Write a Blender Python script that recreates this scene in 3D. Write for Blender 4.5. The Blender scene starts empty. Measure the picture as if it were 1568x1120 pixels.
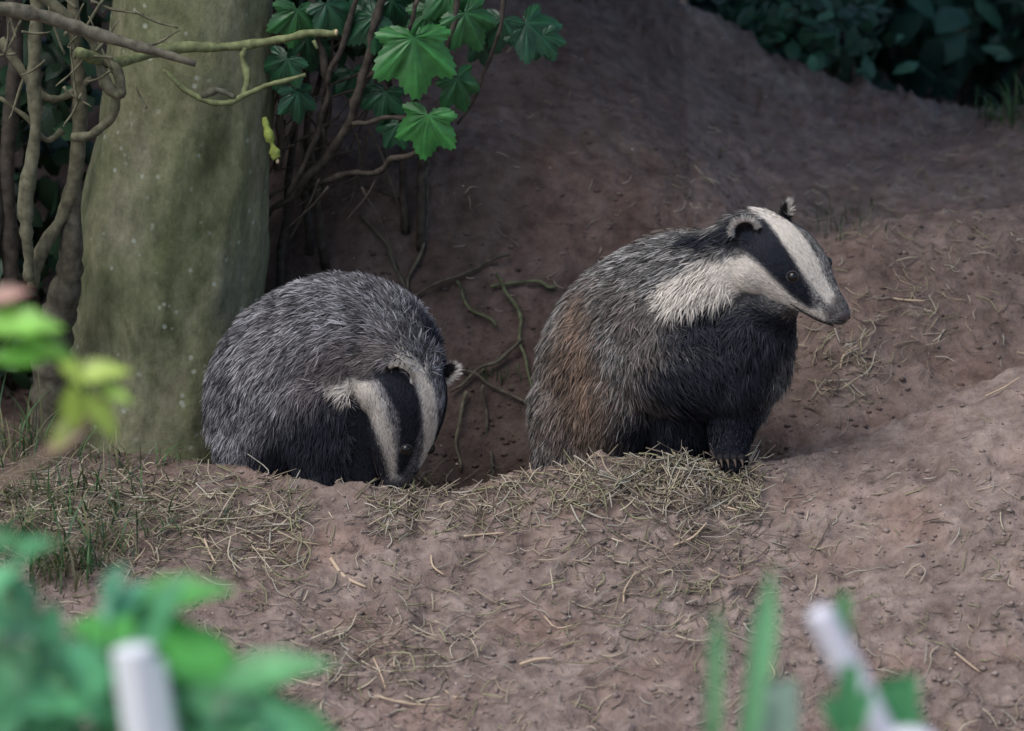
import bpy, bmesh, math, random
import numpy as np
from mathutils import Vector, noise
from mathutils.bvhtree import BVHTree
random.seed(4); rng=np.random.default_rng(4)
U=0.0008; D=8750.0; PT=math.radians(12); cp,sp=math.cos(PT),math.sin(PT)
CAM=np.array([0,-D*cp,D*sp])
scene=bpy.context.scene

def W(px,py,y):
    """image pixel at a given depth -> scene coordinates along the camera ray (1 unit = 0.8 mm)"""
    s=(560-py)/D
    z=(s*(D+y*cp)-y*sp)/(cp+s*sp)
    d=D+y*cp-z*sp
    return np.array([(px-784)*d/D,y,z])
def nz(v): v=np.asarray(v,float); return v/(np.linalg.norm(v)+1e-9)
def n3(p,s,o=0.0): return noise.noise(Vector((p[0]/s+o,p[1]/s+o*1.7,p[2]/s-o)))

# ---------------------------------------------------------------- materials
def newmat(name):
    m=bpy.data.materials.new(name); m.use_nodes=True
    nt=m.node_tree; b=nt.nodes['Principled BSDF']; return m,nt,b
def attr_mat(name,rough=0.7,spec=0.3,transl=0.0,noise_scale=None,noise_amt=0.3,bump=0.0,bump_scale=200,bump_dist=0.002):
    m,nt,b=newmat(name); N=nt.nodes; L=nt.links
    a=N.new('ShaderNodeAttribute'); a.attribute_name='col'
    out=a.outputs['Color']
    tc=N.new('ShaderNodeTexCoord')
    if noise_scale:
        n=N.new('ShaderNodeTexNoise'); n.inputs['Scale'].default_value=noise_scale; n.inputs['Detail'].default_value=3
        L.new(tc.outputs['Object'],n.inputs['Vector'])
        mr=N.new('ShaderNodeMapRange'); mr.inputs[1].default_value=0.3; mr.inputs[2].default_value=0.7
        mr.inputs[3].default_value=1-noise_amt; mr.inputs[4].default_value=1+noise_amt
        L.new(n.outputs['Fac'],mr.inputs[0])
        mx=N.new('ShaderNodeVectorMath'); mx.operation='SCALE'
        L.new(out,mx.inputs[0]); L.new(mr.outputs[0],mx.inputs['Scale']); out=mx.outputs[0]
    L.new(out,b.inputs['Base Color'])
    b.inputs['Roughness'].default_value=rough; b.inputs['Specular IOR Level'].default_value=spec
    if bump:
        n=N.new('ShaderNodeTexNoise'); n.inputs['Scale'].default_value=bump_scale; n.inputs['Detail'].default_value=3
        L.new(tc.outputs['Object'],n.inputs['Vector'])
        bp=N.new('ShaderNodeBump'); bp.inputs['Strength'].default_value=bump; bp.inputs['Distance'].default_value=bump_dist
        L.new(n.outputs['Fac'],bp.inputs['Height']); L.new(bp.outputs[0],b.inputs['Normal'])
    if transl:
        t=N.new('ShaderNodeBsdfTranslucent'); L.new(out,t.inputs['Color'])
        ms=N.new('ShaderNodeMixShader'); ms.inputs[0].default_value=transl
        L.new(b.outputs[0],ms.inputs[1]); L.new(t.outputs[0],ms.inputs[2])
        L.new(ms.outputs[0],N['Material Output'].inputs['Surface'])
    return m

M_fur=attr_mat('badger_fur',0.62,0.22)
M_skin=attr_mat('badger_skin',0.8,0.1)
M_leaf=attr_mat('leaf_green',0.36,0.5,0.25,60,0.25)
M_shrub=attr_mat('shrub_leaf',0.5,0.35)
M_crown=attr_mat('crown_leaf',0.6,0.2)
M_bark=attr_mat('twig_bark',0.8,0.2,0,90,0.45)
M_straw=attr_mat('dry_straw',0.65,0.3)
M_grass=attr_mat('grass_blade',0.5,0.35,0.25)
M_clod=attr_mat('soil_clod',0.95,0.1,0,150,0.3)
def gloss(name,col,r):
    m,nt,b=newmat(name); b.inputs['Base Color'].default_value=(*col,1); b.inputs['Roughness'].default_value=r; return m
M_eye=gloss('badger_eye',(0.006,0.005,0.005),0.12)
def nose_mat():
    m,nt,b=newmat('badger_nose'); N=nt.nodes;L=nt.links
    v=N.new('ShaderNodeTexVoronoi'); v.inputs['Scale'].default_value=900
    tc=N.new('ShaderNodeTexCoord'); L.new(tc.outputs['Object'],v.inputs['Vector'])
    bp=N.new('ShaderNodeBump'); bp.inputs['Strength'].default_value=0.4; bp.inputs['Distance'].default_value=0.0006
    L.new(v.outputs['Distance'],bp.inputs['Height']); L.new(bp.outputs[0],b.inputs['Normal'])
    b.inputs['Base Color'].default_value=(0.075,0.058,0.062,1); b.inputs['Roughness'].default_value=0.42
    return m
M_nose=nose_mat()
def soil_mat():
    m,nt,b=newmat('soil'); N=nt.nodes;L=nt.links
    tc=N.new('ShaderNodeTexCoord'); a=N.new('ShaderNodeAttribute'); a.attribute_name='col'
    def nn(sc,det=6,rough=0.6):
        n=N.new('ShaderNodeTexNoise'); n.inputs['Scale'].default_value=sc; n.inputs['Detail'].default_value=det; n.inputs['Roughness'].default_value=rough
        L.new(tc.outputs['Object'],n.inputs['Vector']); return n
    n1=nn(11,4,0.68); n2=nn(40,5,0.64)
    r1=N.new('ShaderNodeValToRGB'); r1.color_ramp.elements[0].position=0.3; r1.color_ramp.elements[0].color=(0.72,0.68,0.67,1)
    r1.color_ramp.elements[1].position=0.7; r1.color_ramp.elements[1].color=(1.18,1.18,1.18,1)
    L.new(n1.outputs['Fac'],r1.inputs[0])
    r2=N.new('ShaderNodeValToRGB'); r2.color_ramp.elements[0].position=0.32; r2.color_ramp.elements[0].color=(0.62,0.59,0.57,1)
    r2.color_ramp.elements[1].position=0.66; r2.color_ramp.elements[1].color=(1.22,1.22,1.22,1)
    L.new(n2.outputs['Fac'],r2.inputs[0])
    m1=N.new('ShaderNodeMix'); m1.data_type='RGBA'; m1.blend_type='MULTIPLY'; m1.inputs[0].default_value=1
    L.new(a.outputs['Color'],m1.inputs[6]); L.new(r1.outputs[0],m1.inputs[7])
    m2=N.new('ShaderNodeMix'); m2.data_type='RGBA'; m2.blend_type='MULTIPLY'; m2.inputs[0].default_value=1
    L.new(m1.outputs[2],m2.inputs[6]); L.new(r2.outputs[0],m2.inputs[7])
    L.new(m2.outputs[2],b.inputs['Base Color'])
    b.inputs['Roughness'].default_value=0.85; b.inputs['Specular IOR Level'].default_value=0.2
    bp=N.new('ShaderNodeBump'); bp.inputs['Strength'].default_value=0.75; bp.inputs['Distance'].default_value=0.016
    L.new(n2.outputs['Fac'],bp.inputs['Height']); L.new(bp.outputs[0],b.inputs['Normal'])
    return m
M_soil=soil_mat()
def trunk_mat():
    m,nt,b=newmat('sycamore_bark'); N=nt.nodes;L=nt.links
    tc=N.new('ShaderNodeTexCoord')
    def nn(sc,det=6,rough=0.6,stretch=None):
        n=N.new('ShaderNodeTexNoise'); n.inputs['Scale'].default_value=sc; n.inputs['Detail'].default_value=det; n.inputs['Roughness'].default_value=rough
        if stretch:
            mp=N.new('ShaderNodeMapping'); mp.inputs['Scale'].default_value=stretch; L.new(tc.outputs['Object'],mp.inputs[0]); L.new(mp.outputs[0],n.inputs['Vector'])
        else: L.new(tc.outputs['Object'],n.inputs['Vector'])
        return n
    n1=nn(12,6,0.7,(1,1,0.45)); n2=nn(48,6,0.75,(1,1,0.7)); n3_=nn(20,3,0.6)
    r=N.new('ShaderNodeValToRGB'); e=r.color_ramp.elements
    e[0].position=0.3; e[0].color=(0.10,0.115,0.055,1); e[1].position=0.72; e[1].color=(0.31,0.28,0.20,1)
    e.new(0.5).color=(0.195,0.20,0.115,1)
    L.new(n1.outputs['Fac'],r.inputs[0])
    r2=N.new('ShaderNodeValToRGB'); r2.color_ramp.elements[0].position=0.32; r2.color_ramp.elements[0].color=(0.6,0.61,0.58,1)
    r2.color_ramp.elements[1].position=0.68; r2.color_ramp.elements[1].color=(1.28,1.28,1.28,1); L.new(n2.outputs['Fac'],r2.inputs[0])
    m1=N.new('ShaderNodeMix'); m1.data_type='RGBA'; m1.blend_type='MULTIPLY'; m1.inputs[0].default_value=1
    L.new(r.outputs[0],m1.inputs[6]); L.new(r2.outputs[0],m1.inputs[7])
    v=N.new('ShaderNodeTexVoronoi'); v.inputs['Scale'].default_value=60; v.inputs['Randomness'].default_value=1
    L.new(tc.outputs['Object'],v.inputs['Vector'])
    r3=N.new('ShaderNodeValToRGB'); r3.color_ramp.elements[0].position=0.12; r3.color_ramp.elements[0].color=(1,1,1,1)
    r3.color_ramp.elements[1].position=0.25; r3.color_ramp.elements[1].color=(0,0,0,1); L.new(v.outputs['Distance'],r3.inputs[0])
    mg=N.new('ShaderNodeMath'); mg.operation='MULTIPLY'; L.new(r3.outputs[0],mg.inputs[0])
    rr=N.new('ShaderNodeMapRange'); rr.inputs[1].default_value=0.48; rr.inputs[2].default_value=0.6; rr.inputs[3].default_value=0; rr.inputs[4].default_value=0.85
    L.new(n3_.outputs['Fac'],rr.inputs[0]); L.new(rr.outputs[0],mg.inputs[1])
    m3=N.new('ShaderNodeMix'); m3.data_type='RGBA'; L.new(mg.outputs[0],m3.inputs[0]); L.new(m1.outputs[2],m3.inputs[6]); m3.inputs[7].default_value=(0.42,0.45,0.37,1)
    L.new(m3.outputs[2],b.inputs['Base Color']); b.inputs['Roughness'].default_value=0.85; b.inputs['Specular IOR Level'].default_value=0.2
    bp=N.new('ShaderNodeBump'); bp.inputs['Strength'].default_value=0.5; bp.inputs['Distance'].default_value=0.005
    L.new(n2.outputs['Fac'],bp.inputs['Height']); L.new(bp.outputs[0],b.inputs['Normal'])
    return m
M_trunk=trunk_mat()

# ---------------------------------------------------------------- mesh helpers
def mesh_np(name,V,flat,sizes,C,mat,smooth=True,parent=None):
    V=np.asarray(V,np.float32)*U
    me=bpy.data.meshes.new(name)
    me.vertices.add(len(V)); me.vertices.foreach_set('co',V.ravel())
    flat=np.asarray(flat,np.int32); sizes=np.asarray(sizes,np.int32)
    me.loops.add(len(flat)); me.loops.foreach_set('vertex_index',flat)
    me.polygons.add(len(sizes))
    st=np.concatenate([[0],np.cumsum(sizes)[:-1]]).astype(np.int32)
    me.polygons.foreach_set('loop_start',st)
    try: me.polygons.foreach_set('loop_total',sizes)
    except Exception: pass
    me.update(calc_edges=True); me.validate()
    if C is not None:
        a=me.attributes.new('col','FLOAT_COLOR','POINT')
        c4=np.ones((len(V),4),np.float32); c4[:,:3]=C; a.data.foreach_set('color',c4.ravel())
    me.polygons.foreach_set('use_smooth',np.full(len(sizes),smooth))
    me.materials.append(mat)
    ob=bpy.data.objects.new(name,me); scene.collection.objects.link(ob)
    if parent: ob.parent=parent
    return ob
def empty(name):
    e=bpy.data.objects.new(name,None); e.empty_display_size=0.05; scene.collection.objects.link(e); return e
class MB:
    def __init__(s): s.V=[];s.F=[];s.S=[];s.C=[];s.n=0
    def add(s,V,faces,col):
        V=np.asarray(V,float); s.V.append(V)
        for f in faces: s.F.extend([i+s.n for i in f]); s.S.append(len(f))
        C=np.asarray(col,float)
        if C.ndim==1: C=np.tile(C,(len(V),1))
        s.C.append(C); s.n+=len(V)
    def build(s,name,mat,smooth=True,parent=None):
        return mesh_np(name,np.concatenate(s.V),s.F,s.S,np.concatenate(s.C),mat,smooth,parent)
def crom(pts,sub):
    pts=np.asarray(pts,float)
    if len(pts)<3 or sub<2: return pts
    P=np.vstack([2*pts[0]-pts[1],pts,2*pts[-1]-pts[-2]]); out=[]
    for i in range(1,len(P)-2):
        for k in range(sub):
            t=k/sub; a,b,c,d=P[i-1],P[i],P[i+1],P[i+2]
            out.append(0.5*((2*b)+(c-a)*t+(2*a-5*b+4*c-d)*t*t+(-a+3*b-3*c+d)*t**3))
    out.append(pts[-1]); return np.array(out)
def tube(mb,pts,rad,col,k=6,sub=1,wob=0.0,knob=0.0):
    pr=crom(np.column_stack([np.asarray(pts,float),np.asarray(rad,float)]),sub)
    p=pr[:,:3].copy(); r=np.maximum(pr[:,3],0.2)
    if wob:
        for i in range(1,len(p)-1): p[i]+=np.array(noise.noise_vector(Vector(p[i]/40)))*wob
    n=len(p); T=np.gradient(p,axis=0); T/=np.linalg.norm(T,axis=1)[:,None]+1e-9
    a=nz(np.cross(T[0],[0.3,0.9,0.2])); V=[]
    for i in range(n):
        a=nz(a-T[i]*np.dot(a,T[i])); b=np.cross(T[i],a)
        rr=r[i]*(1+knob*noise.noise(Vector(p[i]/9)))
        for j in range(k):
            t=2*math.pi*j/k; V.append(p[i]+(a*math.cos(t)+b*math.sin(t))*rr)
    F=[]
    for i in range(n-1):
        for j in range(k): F.append((i*k+j,i*k+(j+1)%k,(i+1)*k+(j+1)%k,(i+1)*k+j))
    F.append(tuple(range(k))[::-1]); F.append(tuple((n-1)*k+j for j in range(k)))
    mb.add(V,F,col); return p
LOBES=[(0,1.0,34),(46,0.92,31),(-46,0.92,31),(98,0.64,30),(-98,0.64,30)]
def palm_leaf(mb,c,tip,nrm,size,col,curl=0.25):
    tip=nz(tip); nrm=nz(np.asarray(nrm,float)-tip*np.dot(nrm,tip)); b=np.cross(nrm,tip)
    col=np.asarray(col,float); K=81; ths=np.linspace(-150,150,K); J=4
    V=[np.asarray(c,float)]; C=[col*1.25]
    for j in range(1,J+1):
        for i,th in enumerate(ths):
            dm=min(abs(th-l[0]) for l in LOBES)
            r=max(l[1]*(1-(abs(th-l[0])/l[2])**1.15*0.44) if abs(th-l[0])<l[2]*1.6 else 0 for l in LOBES); r=max(r,0.2)
            r=r*(1+(0.045 if i%2 else -0.035)*(j/J))
            rr=r*j/J; t=math.radians(th)
            z=-curl*rr*rr-0.13*min(dm/24,1)*rr+0.06*n3((i*3,j*9,size),7)
            V.append(c+size*(tip*math.cos(t)*rr+b*math.sin(t)*rr+nrm*z))
            C.append(col*(1.45 if dm<3.0 else 0.85+0.2*(dm<12)))
    F=[(0,1+i,2+i) for i in range(K-1)]
    for j in range(J-1):
        for i in range(K-1):
            a=1+j*K+i; F.append((a,a+K,a+K+1,a+1))
    mb.add(V,F,C)
def oval_leaf(mb,c,tip,nrm,size,col,w=0.35,curl=0.2):
    tip=nz(tip); nrm=nz(np.asarray(nrm,float)-tip*np.dot(nrm,tip)); b=np.cross(nrm,tip)
    V=[];C=[];n=9
    for i in range(n):
        t=i/(n-1); ww=w*math.sin(math.pi*min(max(t,0.02),0.98)**0.8)*(1.1 if i%2 else 0.9)
        for q in (-1,0,1):
            V.append(c+size*(tip*t+b*ww*q+nrm*(-curl*t*t+0.25*abs(q)*ww))); C.append(np.asarray(col)*(1.3 if q==0 else 0.85))
    F=[]
    for i in range(n-1):
        for q in range(2): a=i*3+q; F.append((a,a+1,a+4,a+3))
    mb.add(V,F,C)
def tiny_leaf(mb,c,tip,nrm,size,col):
    tip=nz(tip); nrm=nz(np.asarray(nrm,float)-tip*np.dot(nrm,tip)); b=np.cross(nrm,tip)
    V=[c,c+size*(tip*.3+b*.33-nrm*.05),c+size*(tip*.72+b*.25-nrm*.12),c+size*(tip-nrm*.22),c+size*(tip*.72-b*.25-nrm*.12),c+size*(tip*.3-b*.33-nrm*.05),c+size*(tip*.5+nrm*.04)]
    mb.add(V,[(0,1,6),(1,2,6),(2,3,6),(3,4,6),(4,5,6),(5,0,6)],col)
def blade(mb,c,d,lean,h,w,col,seg=5):
    side=nz(np.cross(d,lean)+0.001); V=[];C=[]
    for i in range(seg+1):
        t=i/seg; p=c+nz(d)*h*(t-0.3*t*t*np.linalg.norm(lean))+np.asarray(lean)*h*t*t
        ww=w*(1-t)**0.7*(0.7+0.3*min(1,t*4)) if i<seg else 0.15
        V+= [p-side*ww,p+side*ww]; cc=np.asarray(col)*(0.7+0.4*t); C+=[cc,cc]
    mb.add(V,[(2*i,2*i+1,2*i+3,2*i+2) for i in range(seg)],C)

# ---------------------------------------------------------------- terrain
KX=np.array([-600,0,250,450,600,750,900,1050,1150,1250,1350,1450,1568,2200],float)
c14=lambda v:[v]*14
ROWS=[ # (y list, py list, nsub to next)
 (c14(-900),[1240]*14,54),
 (c14(-500),[1000,1000,1005,1010,1010,1005,990,985,985,980,960,940,925,850],40),
 (c14(-250),[850,850,860,880,890,880,850,845,855,850,810,780,745,680],36),
 ([150,150,100,0,-60,-60,-60,-60,-50,-30,30,90,150,200],[690,690,700,726,742,737,694,692,712,704,654,602,547,480],16),
 ([350,350,250,80,20,20,20,20,20,60,110,170,230,300],[675,675,700,790,820,830,780,760,750,718,688,643,594,510],14),
 ([600,600,450,260,220,220,200,200,200,180,220,280,340,450],[640,640,690,800,820,840,780,745,705,655,620,590,553,465],26),
 ([800,800,600,420,400,400,380,360,340,320,360,420,480,600],[560,560,600,650,655,660,630,605,570,510,490,470,455,400],26),
 ([1000,1000,800,540,510,520,540,540,520,480,520,580,620,800],[400,400,420,430,440,445,440,435,430,420,390,360,345,330],22),
 ([1150,1150,950,700,650,670,700,720,740,640,640,680,720,950],[200,200,220,220,240,250,270,310,345,366,336,318,311,305],18),
 ([1300,1300,1150,950,930,950,960,960,900,840,860,900,940,1200],[50,50,80,100,120,130,160,225,330,394,374,354,342,315],20),
 ([1500,1500,1400,1250,1200,1200,1220,1250,1280,1300,1300,1300,1300,1500],[-100,-100,-60,-20,0,0,30,120,175,205,208,198,182,170],16),
 ([1800,1800,1700,1600,1550,1500,1500,1500,1500,1500,1500,1500,1500,1700],[-250,-250,-200,-150,-120,-80,-40,0,62,114,138,158,180,160],12),
 (c14(1850),[-260,-260,-210,-160,-130,-60,-20,50,110,165,190,210,220,200],10),
 (c14(2600),[-200,-200,-150,-100,-80,-20,0,60,100,130,140,150,160,150],0)]
cols=np.arange(-500,2101,5.0)
blk=[]
for i,(ys,pys,n) in enumerate(ROWS):
    yy=np.interp(cols,KX,ys); pp=np.interp(cols,KX,pys)
    if i==len(ROWS)-1:
        blk.append((yy,pp)); break
    y2=np.interp(cols,KX,ROWS[i+1][0]); p2=np.interp(cols,KX,ROWS[i+1][1])
    for k in range(n):
        t=k/n; blk.append((yy*(1-t)+y2*t,pp*(1-t)+p2*t))
B=np.zeros((len(blk),len(cols),3))
for i,(yy,pp) in enumerate(blk):
    s=(560-pp)/D; z=(s*(D+yy*cp)-yy*sp)/(cp+s*sp); d=D+yy*cp-z*sp
    B[i,:,0]=(cols-784)*d/D; B[i,:,1]=yy; B[i,:,2]=z
def gsm(A,sig,axis):
    k=int(sig*3); w=np.exp(-0.5*(np.arange(-k,k+1)/sig)**2); w/=w.sum()
    pad=[(0,0)]*3; pad[axis]=(k,k); Ap=np.pad(A,pad,mode='reflect',reflect_type='odd'); out=np.zeros_like(A)
    for j,ww in enumerate(w):
        sl=[slice(None)]*3; sl[axis]=slice(j,j+A.shape[axis]); out+=ww*Ap[tuple(sl)]
    return out
B=gsm(B,2.8,0); B=gsm(B,8,1)
nr,nc=B.shape[:2]
COL=np.zeros((nr,nc,3)); dry=np.array([0.262,0.207,0.182]); shade_soil=np.array([0.150,0.111,0.096]); hollow_shade=np.array([0.066,0.049,0.043])  # second and third tones have shade painted into the soil colour
# trodden footprints and scrapes on the spoil heap
prints=[(W(random.uniform(250,1560),0,0)[0],random.uniform(-800,-90),random.uniform(12,30),random.uniform(4,9)) for _ in range(120)]
PR=np.array(prints)
for i in range(nr):
    for j in range(nc):
        p=B[i,j]; y=p[1]
        q=Vector((p[0],p[1],p[2]*1.0))
        a=noise.noise(q/170)*14+noise.noise(q/62+Vector((5,5,5)))*9
        fine=noise.noise(q/24+Vector((9,1,3)))*5.0+noise.noise(q/11)*2.6
        rid=1-abs(noise.noise(Vector((q.x/70,q.y/45,q.z/30))+Vector((3,8,1))))*2
        fine+=max(0,rid-0.6)*9
        cell=noise.noise(q/16+Vector((31,2,8))); fine+=max(0,cell-0.15)*12
        dz=0
        if y<-60:
            d2=((PR[:,0]-p[0])**2+((PR[:,1]-y)*0.7)**2)/PR[:,2]**2
            msk=d2<6
            if msk.any(): dz=-(PR[msk,3]*np.exp(-d2[msk])).sum()+(PR[msk,3]*0.35*np.exp(-(np.sqrt(d2[msk])-1.6)**2*4)).sum()
        k=1.0 if y<1300 else 2.0
        X,Y_,Z_=p
        B[i,j,2]+=(a*0.9+fine)*k+dz
        m=min(1,max(0,(y-(-20))/180)) if X<330 else min(1,max(0,(y-100)/200))*0.75  # shade painted into the soil colour, growing towards the bank behind
        if X>300 and y>560: m*=0.6  # right-hand ridge lightened in colour, standing in for light from above
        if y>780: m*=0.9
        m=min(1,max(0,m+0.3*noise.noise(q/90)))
        c=dry*(1-m)+shade_soil*m
        # shade inside the hollow, painted into the soil colour
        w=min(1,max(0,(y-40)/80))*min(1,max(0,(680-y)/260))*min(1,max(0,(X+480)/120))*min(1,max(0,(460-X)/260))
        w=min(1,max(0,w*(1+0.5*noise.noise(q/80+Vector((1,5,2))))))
        c=c*(1-w*0.9)+hollow_shade*w*0.9
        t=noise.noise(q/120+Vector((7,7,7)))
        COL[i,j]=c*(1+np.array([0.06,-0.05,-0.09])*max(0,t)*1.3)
# pad out to the horizon
full=np.zeros((nr+5,nc+4,3)); CF=np.zeros((nr+5,nc+4,3))
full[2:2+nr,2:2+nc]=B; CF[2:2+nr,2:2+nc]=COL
for r,(y,z) in ((1,(-2600,-850)),(0,(-45000,-950))):
    full[r,2:2+nc]=B[0]; full[r,2:2+nc,1]=y; full[r,2:2+nc,2]=z; CF[r]=dry*0.8
for r,(y,z) in ((nr+2,(4200,60)),(nr+3,(9000,-100)),(nr+4,(60000,-200))):
    full[r,2:2+nc]=B[-1]; full[r,2:2+nc,1]=y; full[r,2:2+nc,2]=z; CF[r]=shade_soil*0.6
for c,src,x in ((1,2,-4000),(0,2,-60000),(nc+2,nc+1,5000),(nc+3,nc+1,60000)):
    full[:,c]=full[:,src]; full[:,c,0]=x; CF[:,c]=CF[:,src]
CF[0:2]=dry*0.8; CF[nr+2:]=shade_soil*0.6
R_,C_=full.shape[:2]
idx=np.arange(R_*C_).reshape(R_,C_)
quads=np.stack([idx[:-1,:-1],idx[:-1,1:],idx[1:,1:],idx[1:,:-1]],-1).reshape(-1,4)
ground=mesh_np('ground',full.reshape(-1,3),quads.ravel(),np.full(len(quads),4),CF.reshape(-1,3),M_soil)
GB=BVHTree.FromPolygons([tuple(v) for v in full.reshape(-1,3)],[tuple(q) for q in quads.tolist()])
def sight(tree,px,py):
    tgt=W(px,py,0); d=nz(tgt-CAM); h=tree.ray_cast(Vector(CAM),Vector(d))
    if h[0] is None: return None,None
    return np.array(h[0]),np.array(h[1])
def drop(x,y):
    h=GB.ray_cast(Vector((x,y,5000)),Vector((0,0,-1)))
    return np.array(h[0]) if h[0] else np.array([x,y,0.])

# ---------------------------------------------------------------- badgers
bm=bmesh.new(); bmesh.ops.create_icosphere(bm,subdivisions=3,radius=1)
ICV=np.array([v.co[:] for v in bm.verts]); ICF=[tuple(v.index for v in f.verts) for f in bm.faces]; bm.free()
def sm(a,b,x): t=np.clip((x-a)/(b-a),0,1); return t*t*(3-2*t)

def make_badger(name,chains,H0,f,s,headprof,layers,eye,nbody,nhead,tint,seed,toes=None,earo=(58,30)):
    rg=np.random.default_rng(seed)
    root=empty(name)
    f=nz(f); s=nz(np.asarray(s)-f*np.dot(f,s)); u=np.cross(f,s)
    mb=MB(); bones=[]
    for ch in chains:
        pts=[(*W(a,b,c),r) for a,b,c,r in ch]
        pts=crom(pts,8)
        for i,p in enumerate(pts):
            q=pts[min(i+1,len(pts)-1)][:3]-pts[max(i-1,0)][:3]
            bones.append((p[:3],nz(q),p[3]))
            mb.add(ICV*p[3]+p[:3],ICF,(0,0,0))
    M=np.stack([s,u,f])
    hp=crom(headprof,4)
    for t,up,rs,ru in hp:
        c=H0+f*t+u*up
        mb.add((ICV*[rs,ru,min(rs,ru)])@M+c,ICF,(0,0,0))
        if t>35: bones.append((c,-f,rs))
    for sg in (-1,1):   # brow, cheek and ear-base bulges
        for (t,la,up,r) in ((75,22,18,24),(35,38,-22,32),(100,10,14,20),(4,earo[0]-20,earo[1]-18,20)):
            mb.add(ICV*r+(H0+f*t+s*sg*la+u*up),ICF,(0,0,0))
    tmp=mb.build('tmp',M_skin)
    md=tmp.modifiers.new('r','REMESH'); md.mode='VOXEL'; md.voxel_size=4.2*U; md.use_smooth_shade=True
    md=tmp.modifiers.new('s','SMOOTH'); md.factor=0.5; md.iterations=8
    dg=bpy.context.evaluated_depsgraph_get(); ev=tmp.evaluated_get(dg); me=bpy.data.meshes.new_from_object(ev)
    bpy.data.objects.remove(tmp)
    nv=len(me.vertices); V=np.zeros(nv*3,np.float32); me.vertices.foreach_get('co',V); V=V.reshape(-1,3)/U
    VN=np.zeros(nv*3,np.float32); me.vertices.foreach_get('normal',VN); VN=VN.reshape(-1,3)
    me.calc_loop_triangles(); nt=len(me.loop_triangles); T=np.zeros(nt*3,np.int32); me.loop_triangles.foreach_get('vertices',T); T=T.reshape(-1,3)
    tree=BVHTree.FromPolygons([tuple(v) for v in V.tolist()],[tuple(t) for t in T.tolist()])
    L3=[]
    for (pts,feather,col,g,mir,al) in layers:
        P=crom(np.array(pts,float),6) if len(pts)>2 else np.array(pts,float); Q=[]
        for a,b,r in P:
            h,_=sight(tree,a,b)
            if h is not None: Q.append((*h,r))
        Q=np.array(Q)
        if mir:
            Rf=Q.copy(); dd=(Q[:,:3]-H0)@s; Rf[:,:3]-=2*dd[:,None]*s; Q=np.vstack([Q,Rf])
        L3.append((Q,feather,np.array(col),g,al))
    def shade(P,jit):
        n=len(P); c=np.tile(np.array(tint,float),(n,1)); G=np.ones(n)
        nzv=np.array([noise.noise(Vector(p)/70) for p in P.tolist()])
        c*=(1+0.45*nzv)[:,None]
        for Q,fe,col,g,al in L3:
            if len(Q)==0: continue
            dmin=np.full(n,1e9)
            for q in Q: dmin=np.minimum(dmin,np.linalg.norm(P-q[:3],axis=1)-q[3])
            a=(1-sm(-fe,fe,dmin+jit*fe*0.8))*al
            c=c*(1-a[:,None])+col*a[:,None]; G=G*(1-a)+g*a
        return c,G
    cs,_=shade(V,np.zeros(nv))
    c4=np.ones((nv,4),np.float32); c4[:,:3]=cs*0.55
    if 'col' in me.attributes: me.attributes.remove(me.attributes['col'])
    ca=me.attributes.new('col','FLOAT_COLOR','POINT'); ca.data.foreach_set('color',c4.ravel())
    me.materials.clear(); me.materials.append(M_skin)
    body=bpy.data.objects.new('body',me); scene.collection.objects.link(body); body.parent=root
    A=V[T[:,0]];Bv=V[T[:,1]];Cv=V[T[:,2]]; area=np.linalg.norm(np.cross(Bv-A,Cv-A),axis=1)
    cen=(A+Bv+Cv)/3; tt=(cen-H0)@f; dist=np.linalg.norm(cen-(H0+np.outer(np.clip(tt,0,180),f)),axis=1)
    hd=sm(-40,20,tt)*(1-sm(72,100,dist))
    hf=sm(0,50,tt)*(1-sm(72,100,dist))
    nfield=[]
    for wgt,n in ((area*(1-hd),nbody),(area*hd,nhead)):
        nfield.append(rg.choice(nt,size=n,p=wgt/wgt.sum()))
    ti=np.concatenate(nfield); n=len(ti)
    r1=np.sqrt(rg.random(n)); r2=rg.random(n); w0=1-r1; w1=r1*(1-r2); w2=r1*r2
    P=A[ti]*w0[:,None]+Bv[ti]*w1[:,None]+Cv[ti]*w2[:,None]
    N=VN[T[ti,0]]*w0[:,None]+VN[T[ti,1]]*w1[:,None]+VN[T[ti,2]]*w2[:,None]; N/=np.linalg.norm(N,axis=1)[:,None]+1e-9
    h=hd[ti]; hfl=hf[ti][:,None]
    F=np.zeros((n,3)); wsum=np.zeros(n)
    for bc,bd,br in bones:
        d2=((P-bc)**2).sum(1)/(br*br); w=1/(d2**3+1e-4); F+=w[:,None]*bd; wsum+=w
    F/=wsum[:,None]; F=F*(1-hfl)-f*hfl
    F[:,2]-=0.35*(1-h)
    cl=np.array([noise.noise_vector(Vector(p)/16) for p in P.tolist()])
    cl2=np.array([noise.noise_vector(Vector(p)/60+Vector((4,4,4))) for p in P.tolist()])
    F+=(cl*0.6+cl2*0.35)*(1-0.85*h[:,None])+rg.normal(0,0.24,(n,3))*(1-0.6*h[:,None])
    F-=N*(F*N).sum(1)[:,None]; F/=np.linalg.norm(F,axis=1)[:,None]+1e-9
    jit=rg.normal(0,0.45,n)
    c,G=shade(P,jit)
    Ln=(18+rg.random(n)*17)*(1-h)+(7+rg.random(n)*5)*h
    tsn=(P-H0)@f; Ln*=np.where(tsn>120,0.55,1)
    if toes is not None:
        dl=np.linalg.norm(P-toes,axis=1); Ln*=0.35+0.65*sm(20,120,dl)
    lift=(0.34+0.25*rg.random(n)+0.25*cl[:,0])*(1-h)+0.2*h
    p1=P+Ln[:,None]*0.5*(F*np.cos(lift)[:,None]+N*np.sin(lift)[:,None])
    l2=lift*0.45; grav=np.array([0,0,-0.12])
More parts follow.
